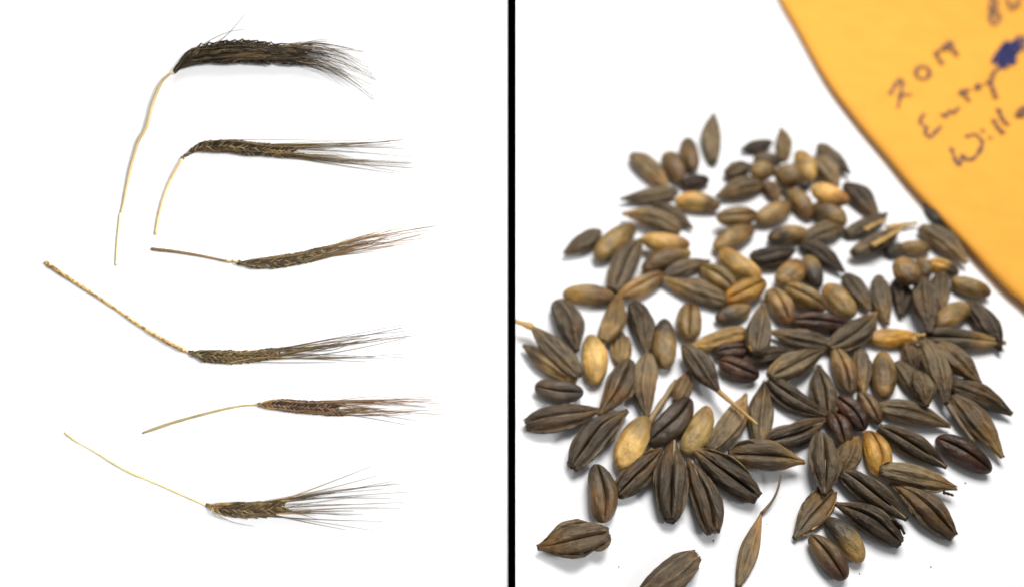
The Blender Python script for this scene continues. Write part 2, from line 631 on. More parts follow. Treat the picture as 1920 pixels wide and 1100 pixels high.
        hairy = spec.get('hairy', False)
        way = [tip]
        sgn = row if abs(row) > .3 else rng.uniform(-.6, .6)
        frac = rng.uniform(.35, 1.0)
        dd = d + L * 1.0 + 22
        while dd < total - 10:
            pp, tt = at(dd)
            nn = np.array([tt[1], -tt[0]])
            way.append(pp + nn * sgn * frac * lerp_tab(dd / total, hw_t, hw_v) * rng.uniform(.9, 1.05))
            dd += 45
        nin = len(way)
        last = way[-1]
        ed = e - last
        dist = np.linalg.norm(ed)
        perp = np.array([-ed[1], ed[0]]) / dist
        curl = -spec.get('curl', 0.0) * rng.uniform(.3, 1.2)
        gx = m + tg * 0
        pinch = spec.get('pinch')
        if pinch is not None and dist > 80 and k not in named:       # bristles gather before they fan out
            pc = np.array(pinch[0]) if (len(pinch) == 1 or e[1] < spec['split']) else np.array(pinch[1])
            if pc[0] > last[0] + 15 and e[0] > pc[0] + 30:
                way.append(pc + np.array([rng.gauss(0, 8), rng.gauss(0, spec.get('loose', 3.6))]))
                last = way[-1]
                ed = e - last
                dist = np.linalg.norm(ed)
                perp = np.array([-ed[1], ed[0]]) / dist
        way.append(last + ed * .5 + perp * curl * dist * .5 + perp * rng.gauss(0, .012) * dist)
        way.append(e)
        path = smooth_path(way, 26)
        tipz = hgt + L * math.sin(lift)
        over = spec['thick'] + 3 if hairy or rng.random() < .3 else spec['thick'] * .35
        pts, rad = [], []
        r0 = spec['awn_w'] * rng.uniform(.8, 1.15) / 2
        off = g.location
        endz = rng.uniform(1.0, 6.0)
        nw = len(way) - 1
        for s_ in range(26):
            u = s_ / 25
            uu = u * nw
            if uu < nin - 1:
                z = tipz + (over - tipz) * min(1, uu / .4)
            else:
                zz = over if nin > 1 else tipz
                z = zz + (endz - zz) * (uu - (nin - 1)) / (nw - (nin - 1))
            pts.append(loc(path[s_], max(z, 1.0)) - off)
            rad.append((r0 * (1 - u) ** 1.15 + (.36 if k in named else .17)) * S)
        vs, fs, al = tube(pts, rad, 4)
        a = mesh_obj('awn', vs, fs, M_AWN, g, {'along': al})
        ac = rng.choice(spec['acols'])
        ak = (.8 if hairy else 1.15) * rng.choice((.6, .8, 1.0, 1.7))
        a.color = (ac[0] * ak, ac[1] * ak, ac[2] * ak, 1)
        a['tip_color'] = rng.choice(spec['atips'])
    for pl in spec.get('strays', []):            # single bristles that leave the bundle
        path = smooth_path(pl, 22)
        pts = [loc(q, 12 * (1 - i / 21) + 3) for i, q in enumerate(path)]
        rad = [(.6 * (1 - i / 21) + .3) * S for i in range(22)]
        vs, fs, al = tube(pts, rad, 4)
        a = mesh_obj('stray_awn', vs, fs, M_AWN, root, {'along': al})
        a.color = (.16, .12, .09, 1)
        a['tip_color'] = (.2, .17, .14)
    return root

PALE = (.72, .54, .20)
EARS = [
 dict(seed=11, label='topmost ear, thickest and darkest, bushy bristles drooping right, long bent pale stem', awned=1.0,
  stems=[dict(pts=[(220, 497), (223, 450), (228, 400)], wt=[0, 1], w=[5.5, 5.5], h=[0, 0], col=(.74, .63, .34)),
         dict(pts=[(227, 404), (236, 370), (245, 330), (262, 270), (279, 240), (290, 200), (301, 172), (312, 153), (330, 138)],
              wt=[0, .3, .7, 1], w=[3.5, 6, 6.5, 5], h=[1, 9], col=(.48, .37, .18))],
  body=[(329, 138), (350, 121), (380, 109), (420, 103), (470, 101), (560, 107)], hw=([0, .08, .3, .6, 1], [5, 14, 20, 20, 12]),
  nodes=17, rows=(-1, -.5, 0, .5, 1), glen=36, gwid=7, splay=17, thick=11, cols=[(.035, .025, .013), (.05, .034, .016), (.03, .02, .012)],
  acols=[(.014, .009, .005), (.022, .014, .007), (.012, .008, .005), (.03, .02, .009), (.20, .13, .05)], atips=[(.10, .07, .03), (.05, .035, .02), (.30, .2, .09), (.03, .022, .015)], awn_w=1.8,
  ends=[(615, 78), (620, 86), (662, 92), (682, 98), (655, 104), (678, 118), (690, 128), (700, 141), (705, 150), (676, 131), (700, 160), (684, 163), (655, 145), (705, 184), (702, 189), (640, 144), (600, 134), (570, 129)],
  short=(.15, .8), curl=.24, hairy=True, full=.0, glume=.15, gcol=(.16, .11, .05),
  strays=[[(368, 105), (395, 82), (430, 63), (461, 56)], [(405, 92), (430, 70), (450, 45), (462, 26)], [(560, 92), (590, 80), (622, 74)], [(560, 120), (620, 130), (665, 155), (703, 188)], [(570, 112), (640, 122), (690, 140), (706, 152)], [(560, 95), (630, 100), (680, 118), (700, 142)], [(565, 92), (620, 94), (684, 97)]]),
 dict(seed=12, label='second ear from the top, plaited brown grains, bristles split into two straight tufts',
  stems=[dict(pts=[(293, 440), (300, 403), (310, 370), (325, 335), (346, 299)], wt=[0, .5, 1], w=[5, 5, 5], h=[0, 6], col=(.70, .48, .24))],
  node=dict(pts=[(344, 300), (350, 293), (356, 291), (362, 287)], w=5.5, col=(.10, .065, .035)),
  body=[(358, 288), (380, 279), (420, 276), (460, 279), (500, 282), (548, 287)], hw=([0, .1, .3, .7, 1], [5, 11, 13, 13, 7]),
  nodes=21, rows=(), glen=23, gwid=7, splay=23, thick=9, cols=[(.06, .042, .018), (.085, .06, .025), (.045, .03, .014)],
  acols=[(.13, .085, .03), (.2, .14, .045), (.07, .045, .02)], atips=[(.16, .12, .08), (.1, .08, .06), (.25, .19, .1)], awn_w=1.5, awned=.55,
  ends=[(765, 262), (752, 264), (755, 268), (730, 266), (757, 279), (746, 276), (785, 297), (772, 304), (775, 306), (781, 316), (765, 312), (750, 323), (742, 326), (775, 309)],
  full=.1, short=(.3, .85), split=285, pinch=[(620, 272), (620, 295)], strays=[[(392, 270), (430, 265), (530, 264), (640, 265), (720, 262)]]),
 dict(seed=13, label='third ear from the top, greyish, straight brown stem, bristles sweeping up to the right',
  stems=[dict(pts=[(286, 467), (330, 472), (380, 480), (428, 490)], wt=[0, .1, 1], w=[6, 6.5, 4.5], h=[0, 5], col=(.20, .125, .065))],
  node=dict(pts=[(425, 488), (433, 491), (440, 490), (450, 494)], w=5, col=(.45, .30, .12)),
  body=[(447, 494), (480, 494), (520, 491), (560, 485), (612, 473)], hw=([0, .1, .3, .7, 1], [4, 10, 12, 12, 6]),
  nodes=20, rows=(), glen=25, gwid=6.6, splay=20, thick=8, cols=[(.10, .075, .045), (.13, .10, .06), (.07, .05, .032)],
  acols=[(.14, .10, .05), (.2, .14, .06), (.09, .06, .035)], atips=[(.36, .2, .07), (.3, .18, .08), (.12, .09, .07)], awn_w=1.55, awned=.7,
  ends=[(752, 414), (716, 434), (788, 412), (798, 418), (828, 421), (816, 425), (812, 431), (800, 437), (790, 441), (800, 447), (775, 456), (740, 462), (700, 472)],
  full=.1, short=(.25, .85), pinch=[(680, 455)], loose=6),
 dict(seed=14, label='fourth ear from the top, on the long straight orange speckled stem',
  stems=[dict(pts=[(88, 492), (130, 520), (200, 565), (270, 612), (320, 641), (358, 660)], wt=[0, .45, .8, .93, 1], w=[8.5, 5.5, 8.5, 8.5, 5], h=[0, 5], col=(.56, .37, .14), speck=1)],
  body=[(356, 659), (390, 665), (440, 668), (480, 666), (525, 659)], hw=([0, .1, .3, .7, 1], [5, 12, 13, 11, 5]),
  nodes=17, rows=(), glen=26, gwid=7, splay=22, thick=9, cols=[(.09, .065, .025), (.13, .095, .035), (.06, .042, .02)],
  acols=[(.16, .11, .035), (.24, .17, .055), (.09, .06, .025)], atips=[(.14, .1, .08), (.1, .08, .07), (.24, .16, .07)], awn_w=1.55, awned=.6,
  ends=[(770, 605), (757, 613), (768, 619), (782, 622), (776, 628), (784, 627), (765, 632), (700, 630), (690, 640), (768, 662), (760, 669), (705, 668), (690, 677)],
  full=.1, short=(.25, .85), split=650, pinch=[(610, 648), (570, 660)], strays=[[(470, 676), (540, 678), (600, 678), (632, 679)]]),
 dict(seed=15, label='fifth ear from the top, reddish brown, blunt ended, on a straight olive stem',
  stems=[dict(pts=[(268, 811), (330, 790), (400, 771), (450, 760), (490, 757)], wt=[0, .08, .6, 1], w=[3, 6, 4.8, 3], h=[0, 7], col=(.36, .30, .14))],
  body=[(486, 757), (520, 757), (560, 760), (600, 763), (637, 765)], hw=([0, .08, .3, .7, 1], [5, 9, 12, 13, 12]),
  nodes=19, rows=(), glen=21, gwid=6.6, splay=27, thick=9, cols=[(.062, .03, .022), (.085, .044, .03), (.042, .02, .017)], tanbase=.16, gcol=(.34, .23, .15),
  acols=[(.15, .09, .035), (.24, .14, .045), (.1, .06, .025)], atips=[(.3, .16, .06), (.14, .1, .08), (.22, .12, .05)], awn_w=1.5, awned=.5,
  ends=[(830, 741), (822, 750), (812, 747), (828, 756), (836, 766), (800, 762), (832, 776), (790, 768), (770, 776), (780, 787), (762, 795)],
  full=.1, short=(.25, .85), split=763, pinch=[(690, 752), (690, 765)]),
 dict(seed=16, label='lowest ear, on a thin pale yellow stem, bristles spread in a wide open fan',
  stems=[dict(pts=[(123, 810), (145, 825), (180, 845), (240, 880), (300, 905), (345, 925), (392, 945)], wt=[0, .1, .3, .5, 1], w=[4, 4.5, 3.2, 4.8, 3.4], h=[0, 6], col=(.68, .54, .26))],
  body=[(389, 944), (420, 950), (460, 953), (500, 951), (535, 945)], hw=([0, .1, .3, .7, 1], [6, 12, 16, 16, 10]),
  nodes=16, rows=(), glen=25, gwid=6.6, splay=20, thick=9, cols=[(.10, .075, .035), (.13, .095, .04), (.07, .05, .025)], tanbase=.16,
  acols=[(.13, .085, .035), (.2, .13, .05), (.07, .05, .03)], atips=[(.12, .09, .07), (.2, .13, .07), (.08, .07, .06)], awn_w=1.5, awned=.62,
  ends=[(697, 873), (710, 890), (735, 901), (752, 906), (720, 915), (776, 920), (735, 932), (757, 940), (752, 951), (682, 962), (664, 956), (718, 976), (700, 993), (650, 991)],
  full=.1, short=(.3, .85),
  strays=[[(410, 956), (422, 966), (445, 977), (478, 985)], [(405, 955), (412, 965), (425, 972)]]),
]
for e in EARS:
    build_ear(e)

# ------------------------------------------------------------------ grain positions, read off the photograph
GRAIN_ROWS = [
 # --- far edge of the pile, left half
 (1335, 298, 1336, 213, 34, 'D', 'gb', 'upright pointed husked grain standing alone at the very top of the pile'),
 (1298, 318, 1288, 261, 34, 'N', 'br', 'brown bare kernel just left of the topmost upright husked grain'),
 (1250, 287, 1276, 338, 37, 'N', 'pk', 'plump brown kernel between the leftmost top husked grain and the one below the topmost', {'tip_at': .2, 'tip': 'br'}),
 (1188, 290, 1252, 352, 38, 'D', 'gb', 'large grey brown husked grain slanting down right, upper left corner of the pile'),
 (1277, 346, 1329, 337, 28, 'C', 'rd', 'small dark reddish kernel just above the tan kernel near the upper left'),
 (1266, 361, 1166, 374, 31, 'D', 'gb', 'long husked grain pointing left, under the upper left corner grain', {'tip': 'hb'}),
 (1267, 376, 1349, 385, 37, 'N', 'tn', 'light tan kernel lying level below the small reddish kernel', {'tip_at': .6, 'tip': 'br'}),
 (1228, 382, 1298, 426, 28, 'D', 'dk', 'dark slim husked grain half hidden below the level tan kernel'),
 (1274, 427, 1171, 397, 39, 'D', 'gb', 'grey brown husked grain pointing left just above the golden kernel at left', {'z': .006}),
 (1123, 436, 1061, 474, 38, 'D', 'hb', 'short stubby husked grain with pale stub, leftmost in its row', {'tip': 'pk', 'tip_at': .78}),
 (1119, 482, 1187, 424, 43, 'N', 'ol', 'greenish tan kernel slanting up right beside the short stubby grain'),
 (1147, 541, 1201, 445, 50, 'H', 'gy', 'grey husked grain with a furrow, standing steeply below the greenish tan kernel'),
 (1205, 450, 1292, 460, 37, 'N', 'tn', 'golden kernel lying level above a brown and tan one, left side', {'z': .012}),
 (1291, 470, 1205, 503, 38, 'N', 'ol', 'two toned brown and tan kernel just under the golden kernel at left', {'tip': 'br', 'tip_at': .25}),
 (1163, 556, 1243, 515, 37, 'C', 'pk', 'furrowed tan brown kernel right of the steep grey husked grain'),
 (1057, 550, 1153, 557, 38, 'N', 'ol', 'smooth olive tan kernel lying level at far left of the pile', {'tip_at': .5}),
 (1134, 638, 1163, 556, 43, 'D', 'pk', 'tan brown husked grain standing up right of the level olive kernel', {'z': .006}),
 (1247, 516, 1327, 489, 32, 'D', 'gy', 'dark grey green husked grain right of the furrowed tan brown kernel'),
 (1317, 500, 1383, 549, 41, 'C', 'ol', 'olive kernel slanting down right, between grey green husk and golden orange kernel'),
 (1368, 568, 1239, 522, 40, 'D', 'gb', 'long husked grain with pale nerves pointing left, below the grey green husk'),
 (1421, 523, 1349, 471, 43, 'N', 'tn', 'pale tan kernel slanting down right, just above the golden orange kernel', {'tip_at': .55, 'tip': 'ol'}),
 (1342, 466, 1411, 424, 39, 'N', 'pk', 'pinkish tan kernel slanting up right, under an arched brown kernel'),
 (1346, 410, 1419, 403, 37, 'C', 'pk', 'arched brown kernel lying above the pinkish tan kernel', {'z': .016}),
 # --- far edge, centre
 (1426, 344, 1346, 366, 39, 'D', 'gb', 'broad grey brown husked grain pointing left, above the arched brown kernel'),
 (1362, 328, 1409, 310, 33, 'H', 'gy', 'small grey husked grain just above the broad grey brown one'),
 (1444, 268, 1391, 281, 26, 'D', 'bl', 'blackest slim grain near the top, left of an upright tan grey husk'),
 (1470, 300, 1466, 240, 28, 'D', 'pk', 'upright tan grey husk right of the blackest slim grain', {'dz': .02}),
 (1415, 296, 1471, 303, 24, 'D', 'gy', 'olive grey husk lying level just beneath the blackest slim grain'),
 (1410, 326, 1451, 317, 36, 'N', 'pk', 'round brown tan kernel under the level olive grey husk', {'z': .014}),
 (1440, 343, 1458, 377, 30, 'D', 'br', 'short brown husk below the round brown tan kernel'),
 (1460, 317, 1499, 346, 42, 'N', 'pk', 'plump tan brown kernel at the centre of the top cluster', {'z': .012}),
 (1519, 337, 1499, 283, 33, 'N', 'tn', 'bright light tan kernel standing steeply, right of the plump centre kernel', {'z': .008}),
 (1499, 334, 1515, 353, 20, 'N', 'dk', 'small dark kernel peeping out under the bright light tan kernel'),
 (1536, 275, 1590, 324, 33, 'D', 'gy', 'dark grey husked grain, outermost at the upper right of the top cluster'),
 (1534, 298, 1571, 347, 37, 'D', 'gb', 'grey brown husked grain lying against the outermost dark grey one', {'z': .01}),
 (1523, 353, 1590, 380, 38, 'N', 'tn', 'shiny golden tan kernel at upper right, resting over a brown kernel', {'z': .028}),
 (1527, 384, 1584, 421, 43, 'N', 'br', 'brown kernel just below the shiny golden tan one', {'tip': 'pk', 'tip_at': .6}),
 (1481, 356, 1519, 406, 35, 'N', 'pk', 'tan streaked kernel slanting down right, left of the shiny golden one'),
 (1421, 415, 1481, 381, 38, 'N', 'pk', 'tan brown kernel slanting up right, right of the arched brown kernel'),
 (1589, 347, 1645, 404, 39, 'D', 'hb', 'dark brown husked grain slanting down right, toward the envelope'),
 (1442, 447, 1516, 435, 35, 'N', 'dk', 'dark kernel with amber belly lying level, centre of the upper pile', {'tip': 'pk', 'tip_at': .45}),
 (1509, 448, 1582, 427, 39, 'D', 'gb', 'olive grey husked grain joined end on to the amber bellied kernel'),
 (1412, 488, 1489, 472, 41, 'H', 'dk', 'dark chocolate furrowed grain under the amber bellied kernel'),
 (1505, 454, 1582, 507, 37, 'D', 'dk', 'charcoal husked grain slanting down right under the olive grey one'),
 (1463, 532, 1500, 492, 43, 'N', 'pk', 'round tan kernel left of a darker steep one, middle of the pile'),
 (1514, 481, 1533, 537, 35, 'N', 'pk', 'steep tan and dark kernel under the charcoal slanting husk', {'tip': 'dk', 'tip_at': .45}),
 (1473, 537, 1548, 579, 41, 'C', 'ol', 'olive brown furrowed kernel slanting down right below the round tan kernel', {'z': .006}),
 (1445, 544, 1481, 605, 43, 'C', 'pk', 'tan brown furrowed kernel standing steeply left of the olive brown one'),
 (1549, 534, 1599, 595, 47, 'N', 'pk', 'fat two toned kernel with tan top, centre right of the pile', {'tip': 'pk', 'tip_at': .7}),
 (1484, 600, 1594, 612, 37, 'C', 'rd', 'long dark reddish brown kernel lying level in the middle'),
 (1587, 517, 1630, 580, 39, 'D', 'gy', 'grey husk slanting down right, right of the fat two toned kernel'),
 (1646, 522, 1661, 604, 36, 'D', 'gy', 'upright olive grey husk right of the slanting grey husk'),
 (1363, 563, 1434, 527, 41, 'C', 'go', 'golden orange kernel, the most orange one in the middle left', {'z': .008, 'tip_at': .8}),
 (1344, 599, 1406, 577, 33, 'N', 'dk', 'dark kernel with a tan patch right under the golden orange kernel', {'tip': 'pk', 'tip_at': .5}),
 (1292, 634, 1293, 571, 45, 'C', 'pk', 'upright brown kernel with a dark straight furrow, left of centre'),
 (1247, 690, 1245, 598, 46, 'N', 'pk', 'upright kernel with dark cap and tan germ at its lower end', {'tip': 'dk', 'tip_at': .55}),
 (1417, 662, 1430, 574, 45, 'D', 'gy', 'upright smooth grey husk with a pale broken base, centre of the pile', {'z': .012, 'flaps': [(.0, .1, 1, .06, 'tn')]}),
 (1403, 625, 1297, 649, 40, 'D', 'pk', 'tan and grey husk pointing left beside the upright smooth grey husk', {'tip': 'tn', 'tip_at': .5}),
 (1339, 661, 1408, 656, 35, 'C', 'rd', 'dark red brown kernel lying level beneath the tan and grey husk'),
 (1349, 679, 1421, 706, 43, 'C', 'rd', 'dark kernel with reddish belly, lower of two below the tan and grey husk'),
 (1284, 647, 1349, 735, 46, 'D', 'gy', 'grey husk ending in a long pale tan awn, centre left', {'z': .012, 'awn': (1420, 795, 10, 4, 'tn'), 'awn_z': .05}),
 (1395, 678, 1486, 655, 34, 'D', 'dk', 'slim dark husk lying right of the red bellied kernel'),
 (1442, 707, 1542, 657, 49, 'H', 'gb', 'broad brown grey grain with one clear furrow, slanting up right in the centre', {'z': .008}),
 (1553, 648, 1446, 622, 41, 'D', 'gy', 'olive grey husk pointing left below the long reddish brown kernel'),
 (1559, 656, 1646, 589, 49, 'H', 'gy', 'large grey furrowed husk slanting up right toward the upright olive grey one'),
 # --- right part
 (1630, 634, 1720, 632, 35, 'N', 'go', 'smooth golden kernel lying level at right, with a papery end', {'tip_at': .8}),
 (1551, 780, 1535, 684, 47, 'H', 'gy', 'upright grey furrowed husk right of the broad brown grey grain'),
 (1595, 737, 1568, 654, 39, 'C', 'br', 'steep amber and dark brown kernel right of the upright grey furrowed husk', {'tip': 'pk', 'tip_at': .5}),
 (1613, 657, 1619, 737, 33, 'D', 'gy', 'slim upright grey husk between the amber kernel and an olive one'),
 (1656, 744, 1657, 661, 41, 'N', 'br', 'upright olive brown kernel below the level golden kernel', {'tip': 'ol', 'tip_at': .65}),
 (1439, 717, 1547, 782, 49, 'H', 'dk', 'dark furrowed husk slanting down right below the broad brown grey grain'),
 (1568, 744, 1622, 804, 43, 'C', 'rd', 'dark chestnut kernel right of where three husk tips meet'),
 (1614, 736, 1649, 793, 31, 'C', 'br', 'narrow brown kernel right of the dark chestnut one'),
 (1562, 776, 1586, 835, 41, 'C', 'rd', 'chestnut kernel with orange side, just below the dark chestnut one', {'tip': 'br'}),
 (1436, 833, 1549, 787, 47, 'H', 'dk', 'dark grey furrowed husk slanting up right, tip at the meeting point', {'rib': (.62, .98)}),
 (1424, 828, 1432, 718, 43, 'D', 'gb', 'upright pale grey husk right of the tan awn tip', {'z': .0}),
 (1334, 846, 1402, 741, 47, 'D', 'gb', 'olive grey husk slanting up right beneath the tan awn'),
 (1284, 851, 1331, 764, 47, 'N', 'ol', 'tan olive kernel with a pointed papery top, left of the olive grey husk', {'tip': 'pk', 'tip_at': .75}),
 (1219, 832, 1298, 747, 53, 'C', 'dk', 'plump dark furrowed kernel slanting up right, left of the tan olive one'),
 (1270, 752, 1291, 698, 33, 'D', 'br', 'small dark brown husk behind the plump dark furrowed kernel'),
 (1255, 974, 1262, 824, 62, 'H', 'dk', 'upright husk, second from left in the bottom fan of four', {'rib': (.98, .62), 'up': (-.1, -.3, 1)}),
 (1340, 998, 1294, 861, 58, 'H', 'dk', 'third from left in the bottom fan of four husks, leaning left', {'rib': (.97, .55), 'up': (-.05, -.35, 1)}),
 (1420, 932, 1301, 841, 60, 'H', 'dk', 'rightmost of the bottom fan of four husks, with a tan tip', {'tip': 'pk', 'tip_at': .85, 'flaps': [(.25, .9, -1, .05, 'gb')]}),
 (1158, 927, 1242, 840, 50, 'H', 'hb', 'leftmost of the bottom fan of four husks, with a small tan chip', {'flaps': [(.72, .9, 1, .05, 'pk')]}),
 (1368, 850, 1507, 862, 54, 'H', 'hb', 'ragged olive husk pointing right, right of the bottom fan', {'tip': 'pk', 'tip_at': .7, 'flaps': [(.02, .35, 1, .12, 'gb')], 'z': .01}),
 (1134, 979, 1121, 870, 57, 'C', 'br', 'dark brown bare kernel with deep furrow, left of the bottom fan', {'tip': 'dk', 'tip_at': .55}),
 (1142, 999, 1009, 1026, 58, 'H', 'hb', 'husked grain with torn papery edges, alone at the lower left', {'flaps': [(.25, .9, -1, .2, 'gb'), (.3, .85, 1, .22, 'dk'), (.0, .3, 1, .2, 'gb')], 'up': (0, -.15, 1)}),
 (1308, 1042, 1185, 1128, 58, 'D', 'hb', 'large husk cut off by the bottom edge of the picture', {'flaps': [(.1, .6, 1, .05, 'hb')]}),
 (1384, 1098, 1428, 960, 33, 'D', 'gb', 'thin empty floret with a long hairlike awn, bottom centre', {'slim': 1, 'flat': .45, 'awn': (1464, 890, 6.5, 3.5, 'br'), 'awn_bow': -.006}),
 (1161, 878, 1212, 780, 55, 'N', 'tn', 'big pale golden kernel below the upright brown husk, lower left', {'tip': 'ol', 'tip_at': .55}),
 (1070, 870, 1172, 767, 57, 'H', 'dk', 'dark ribbed husk slanting up right, left of the big pale golden kernel', {'flaps': [(.5, .9, -1, .04, 'gb')]}),
 (986, 796, 1124, 768, 54, 'H', 'dk', 'dark ribbed husk lying level next to the divider, lower left'),
 (1004, 727, 1092, 738, 43, 'C', 'dk', 'dark furrowed bare kernel lying level, second lowest near the divider'),
 (1185, 678, 1128, 777, 53, 'H', 'hb', 'dark brown furrowed husk slanting down left, right of the tan germ kernel'),
 (1212, 668, 1209, 778, 45, 'D', 'gb', 'upright brown grey husk with tapering lower end, left of centre'),
 (1118, 718, 1109, 626, 49, 'N', 'tn', 'upright tan kernel with bright germ at its lower end, left side', {'tip': 'ol', 'tip_at': .7}),
 (1165, 682, 1164, 622, 34, 'D', 'pk', 'small torn open husk showing tan inside, left of the blackish husk', {'flat': .5, 'flaps': [(.1, .95, 1, .10, 'tn'), (.1, .95, -1, .10, 'pk')], 'tip': 'gy'}),
 (1191, 568, 1216, 664, 46, 'D', 'dk', 'blackish husk with pale lines, left of the dark capped kernel', {'rib': (.9, .5)}),
 (1048, 563, 1084, 655, 57, 'D', 'gy', 'broad grey husk standing steeply at far left above the tan kernel'),
 (1084, 703, 996, 610, 48, 'D', 'gy', 'grey husk touching the left divider, upper of a pair', {'z': .012, 'tip': 'tn', 'tip_at': .9, 'awn': (962, 600, 16, 9, 'tn'), 'awn_z': .03}),
 (1076, 712, 984, 648, 42, 'D', 'pk', 'tan brown husk, lower of the pair touching the left divider', {'tip': 'hb'}),
 (1704, 643, 1717, 694, 35, 'D', 'br', 'short brown husk hanging below the papery end of the golden kernel'),
 (1684, 680, 1737, 758, 36, 'D', 'gb', 'grey brown husk with tan stub, right of the upright olive brown kernel', {'tip': 'hb'}),
 (1722, 698, 1740, 758, 35, 'D', 'gb', 'small rounded grey husk leaning on the tan stubbed husk', {'z': .03}),
 (1737, 638, 1777, 754, 49, 'D', 'gb', 'long grey brown husk running down right, beside the small rounded grey husk', {'z': .008}),
 (1761, 643, 1837, 718, 47, 'D', 'gb', 'olive brown husk slanting down right beside the long grey brown one', {'z': .016}),
 (1784, 718, 1895, 772, 45, 'D', 'hb', 'dark brown husk pointing to the right edge, rightmost of all', {'tip': 'dk'}),
 (1733, 631, 1882, 642, 40, 'H', 'gy', 'long grey and tan husk lying level at far right', {'tip': 'pk', 'tip_at': .65}),
 (1819, 567, 1877, 652, 41, 'D', 'dk', 'blackish husk slanting down right, at the far right edge of the pile'),
 (1812, 572, 1758, 613, 38, 'N', 'pk', 'tan kernel tucked left of the blackish far right husk', {'tip_at': .9}),
 (1686, 527, 1692, 588, 35, 'D', 'bl', 'black husk beneath a tan kernel, right of the upright olive grey husk'),
 (1730, 522, 1743, 622, 47, 'D', 'gy', 'upright grey husk with pale stripes, tip down, right part of the pile', {'z': .014}),
 (1764, 513, 1766, 578, 33, 'D', 'hb', 'dark brown grey husk right beside the pale striped upright husk'),
 (1691, 488, 1708, 533, 42, 'N', 'pk', 'tan kernel resting on top of the black husk', {'z': .03}),
 (1727, 486, 1739, 517, 27, 'N', 'pk', 'small brown tan kernel left of the amber kernel by the envelope'),
 (1742, 490, 1797, 513, 27, 'C', 'go', 'amber kernel with dark end just below the envelope side husk', {'tip': 'dk', 'tip_at': .6}),
 (1784, 527, 1856, 551, 37, 'N', 'ol', 'olive tan kernel nearest to the envelope at right'),
 (1729, 424, 1814, 491, 46, 'D', 'gb', 'grey brown husk lying right along the envelope edge'),
 (1690, 465, 1744, 465, 30, 'N', 'pk', 'pinkish brown kernel lying level left of the husk along the envelope'),
 (1664, 476, 1694, 459, 26, 'D', 'bl', 'tiny dark husk end left of the pinkish brown level kernel'),
 (1590, 439, 1664, 401, 31, 'D', 'gy', 'upper grey husk of the chaffy pair with tan straw near the envelope'),
 (1603, 476, 1687, 430, 35, 'D', 'gy', 'lower grey husk of the chaffy pair with tan straw near the envelope', {'z': .006}),
 (1649, 761, 1782, 796, 47, 'D', 'gb', 'large brown grey husk lying level at right, above a darker slanting one', {'tip': 'br', 'tip_at': .75}),
 (1649, 800, 1775, 874, 47, 'H', 'hb', 'dark grey husk with fibrous tip slanting down right, under the level brown grey one', {'rib': (.98, .7)}),
 (1756, 819, 1860, 882, 51, 'C', 'rd', 'dark red brown bare kernel with furrow at the lower right edge'),
 (1788, 742, 1880, 855, 51, 'D', 'hb', 'brown husk with a golden streak running down right near the right edge', {'tip': 'pk', 'tip_at': .66}),
 (1650, 880, 1792, 912, 49, 'D', 'gb', 'grey brown husk with a broken pale left end, lower right', {'flaps': [(.0, .14, 1, .08, 'tn'), (.55, .85, -1, .12, 'gb')], 'z': .008}),
 (1652, 888, 1632, 808, 45, 'C', 'go', 'fuzzy ochre kernel with furrow, standing above the broken ended husk'),
 (1577, 884, 1700, 972, 55, 'H', 'hb', 'ribbed dark husk slanting down right, first of three parallel at lower right', {'rib': (.98, .75)}),
 (1790, 1003, 1673, 903, 55, 'H', 'hb', 'olive streaked husk, rightmost of three parallel at lower right', {'flaps': [(.5, .95, 1, .05, 'gb')]}),
 (1690, 1014, 1570, 941, 55, 'H', 'dk', 'lowest of three parallel dark husks at lower right, split at its base', {'flaps': [(.02, .3, -1, .07, 'hb')]}),
 (1618, 1052, 1552, 968, 47, 'N', 'ol', 'streaked olive brown kernel with yellow germ, near the bottom right', {'tip': 'dk', 'tip_at': .45}),
 (1586, 1085, 1521, 1002, 50, 'C', 'rd', 'glossy red brown kernel with deep furrow, lowest at bottom right', {'tip': 'br', 'tip_at': .4}),
 (1561, 918, 1489, 1007, 47, 'H', 'br', 'split open hull with a tan inner strip, left of the streaked olive kernel', {'tip': 'gy', 'tip_at': .55, 'flat': .5, 'flaps': [(.1, .9, 1, .03, 'tn'), (.0, .6, -1, .16, 'gy')]}),
 (1540, 814, 1547, 927, 55, 'H', 'gy', 'upright husk with a pale central stripe, tip pointing down, lower centre right', {'rib': (.98, .5), 'z': .008}),
 (1579, 882, 1609, 818, 39, 'D', 'br', 'small brown husk between the striped upright husk and the fuzzy ochre kernel'),
 (1737, 384, 1780, 432, 24, 'D', 'bl', 'black grain tucked under the edge of the envelope'),
 (1290, 527, 1372, 562, 26, 'D', 'gb', 'slim husk behind the long pale nerved one, mostly hidden', {'z': .0}),
]
CHAFF_ROWS = [
 ([(1213, 795), (1240, 755), (1268, 712)], 13, 9, 'pk', .012, .008, 'thin brown straw stalk running up right beside the upright brown grey husk'),
 ([(1622, 431), (1640, 421), (1662, 412)], 12, 6, 'tn', .030, .030, 'short tan straw sliver on the upper chaffy husk'),
 ([(1636, 460), (1662, 446), (1692, 428)], 12, 7, 'tn', .040, .034, 'longer tan straw sliver across the lower chaffy husk'),
 ([(1664, 427), (1690, 422), (1719, 418)], 14, 8, 'tn', .012, .010, 'pale yellow straw end sticking out toward the envelope'),
 ([(1775, 752), (1798, 788), (1827, 828)], 14, 9, 'gb', .02, .01, 'flat grey chaff strip left of the golden streaked husk'),
 ([(1712, 640), (1722, 630), (1733, 627)], 16, 9, 'tn', .03, .05, 'papery pale bit at the right end of the level golden kernel'),
 ([(1768, 922), (1778, 925), (1788, 928)], 8, 5, 'gb', .01, .01, 'tiny grey chaff stub below the broken ended husk'),
]

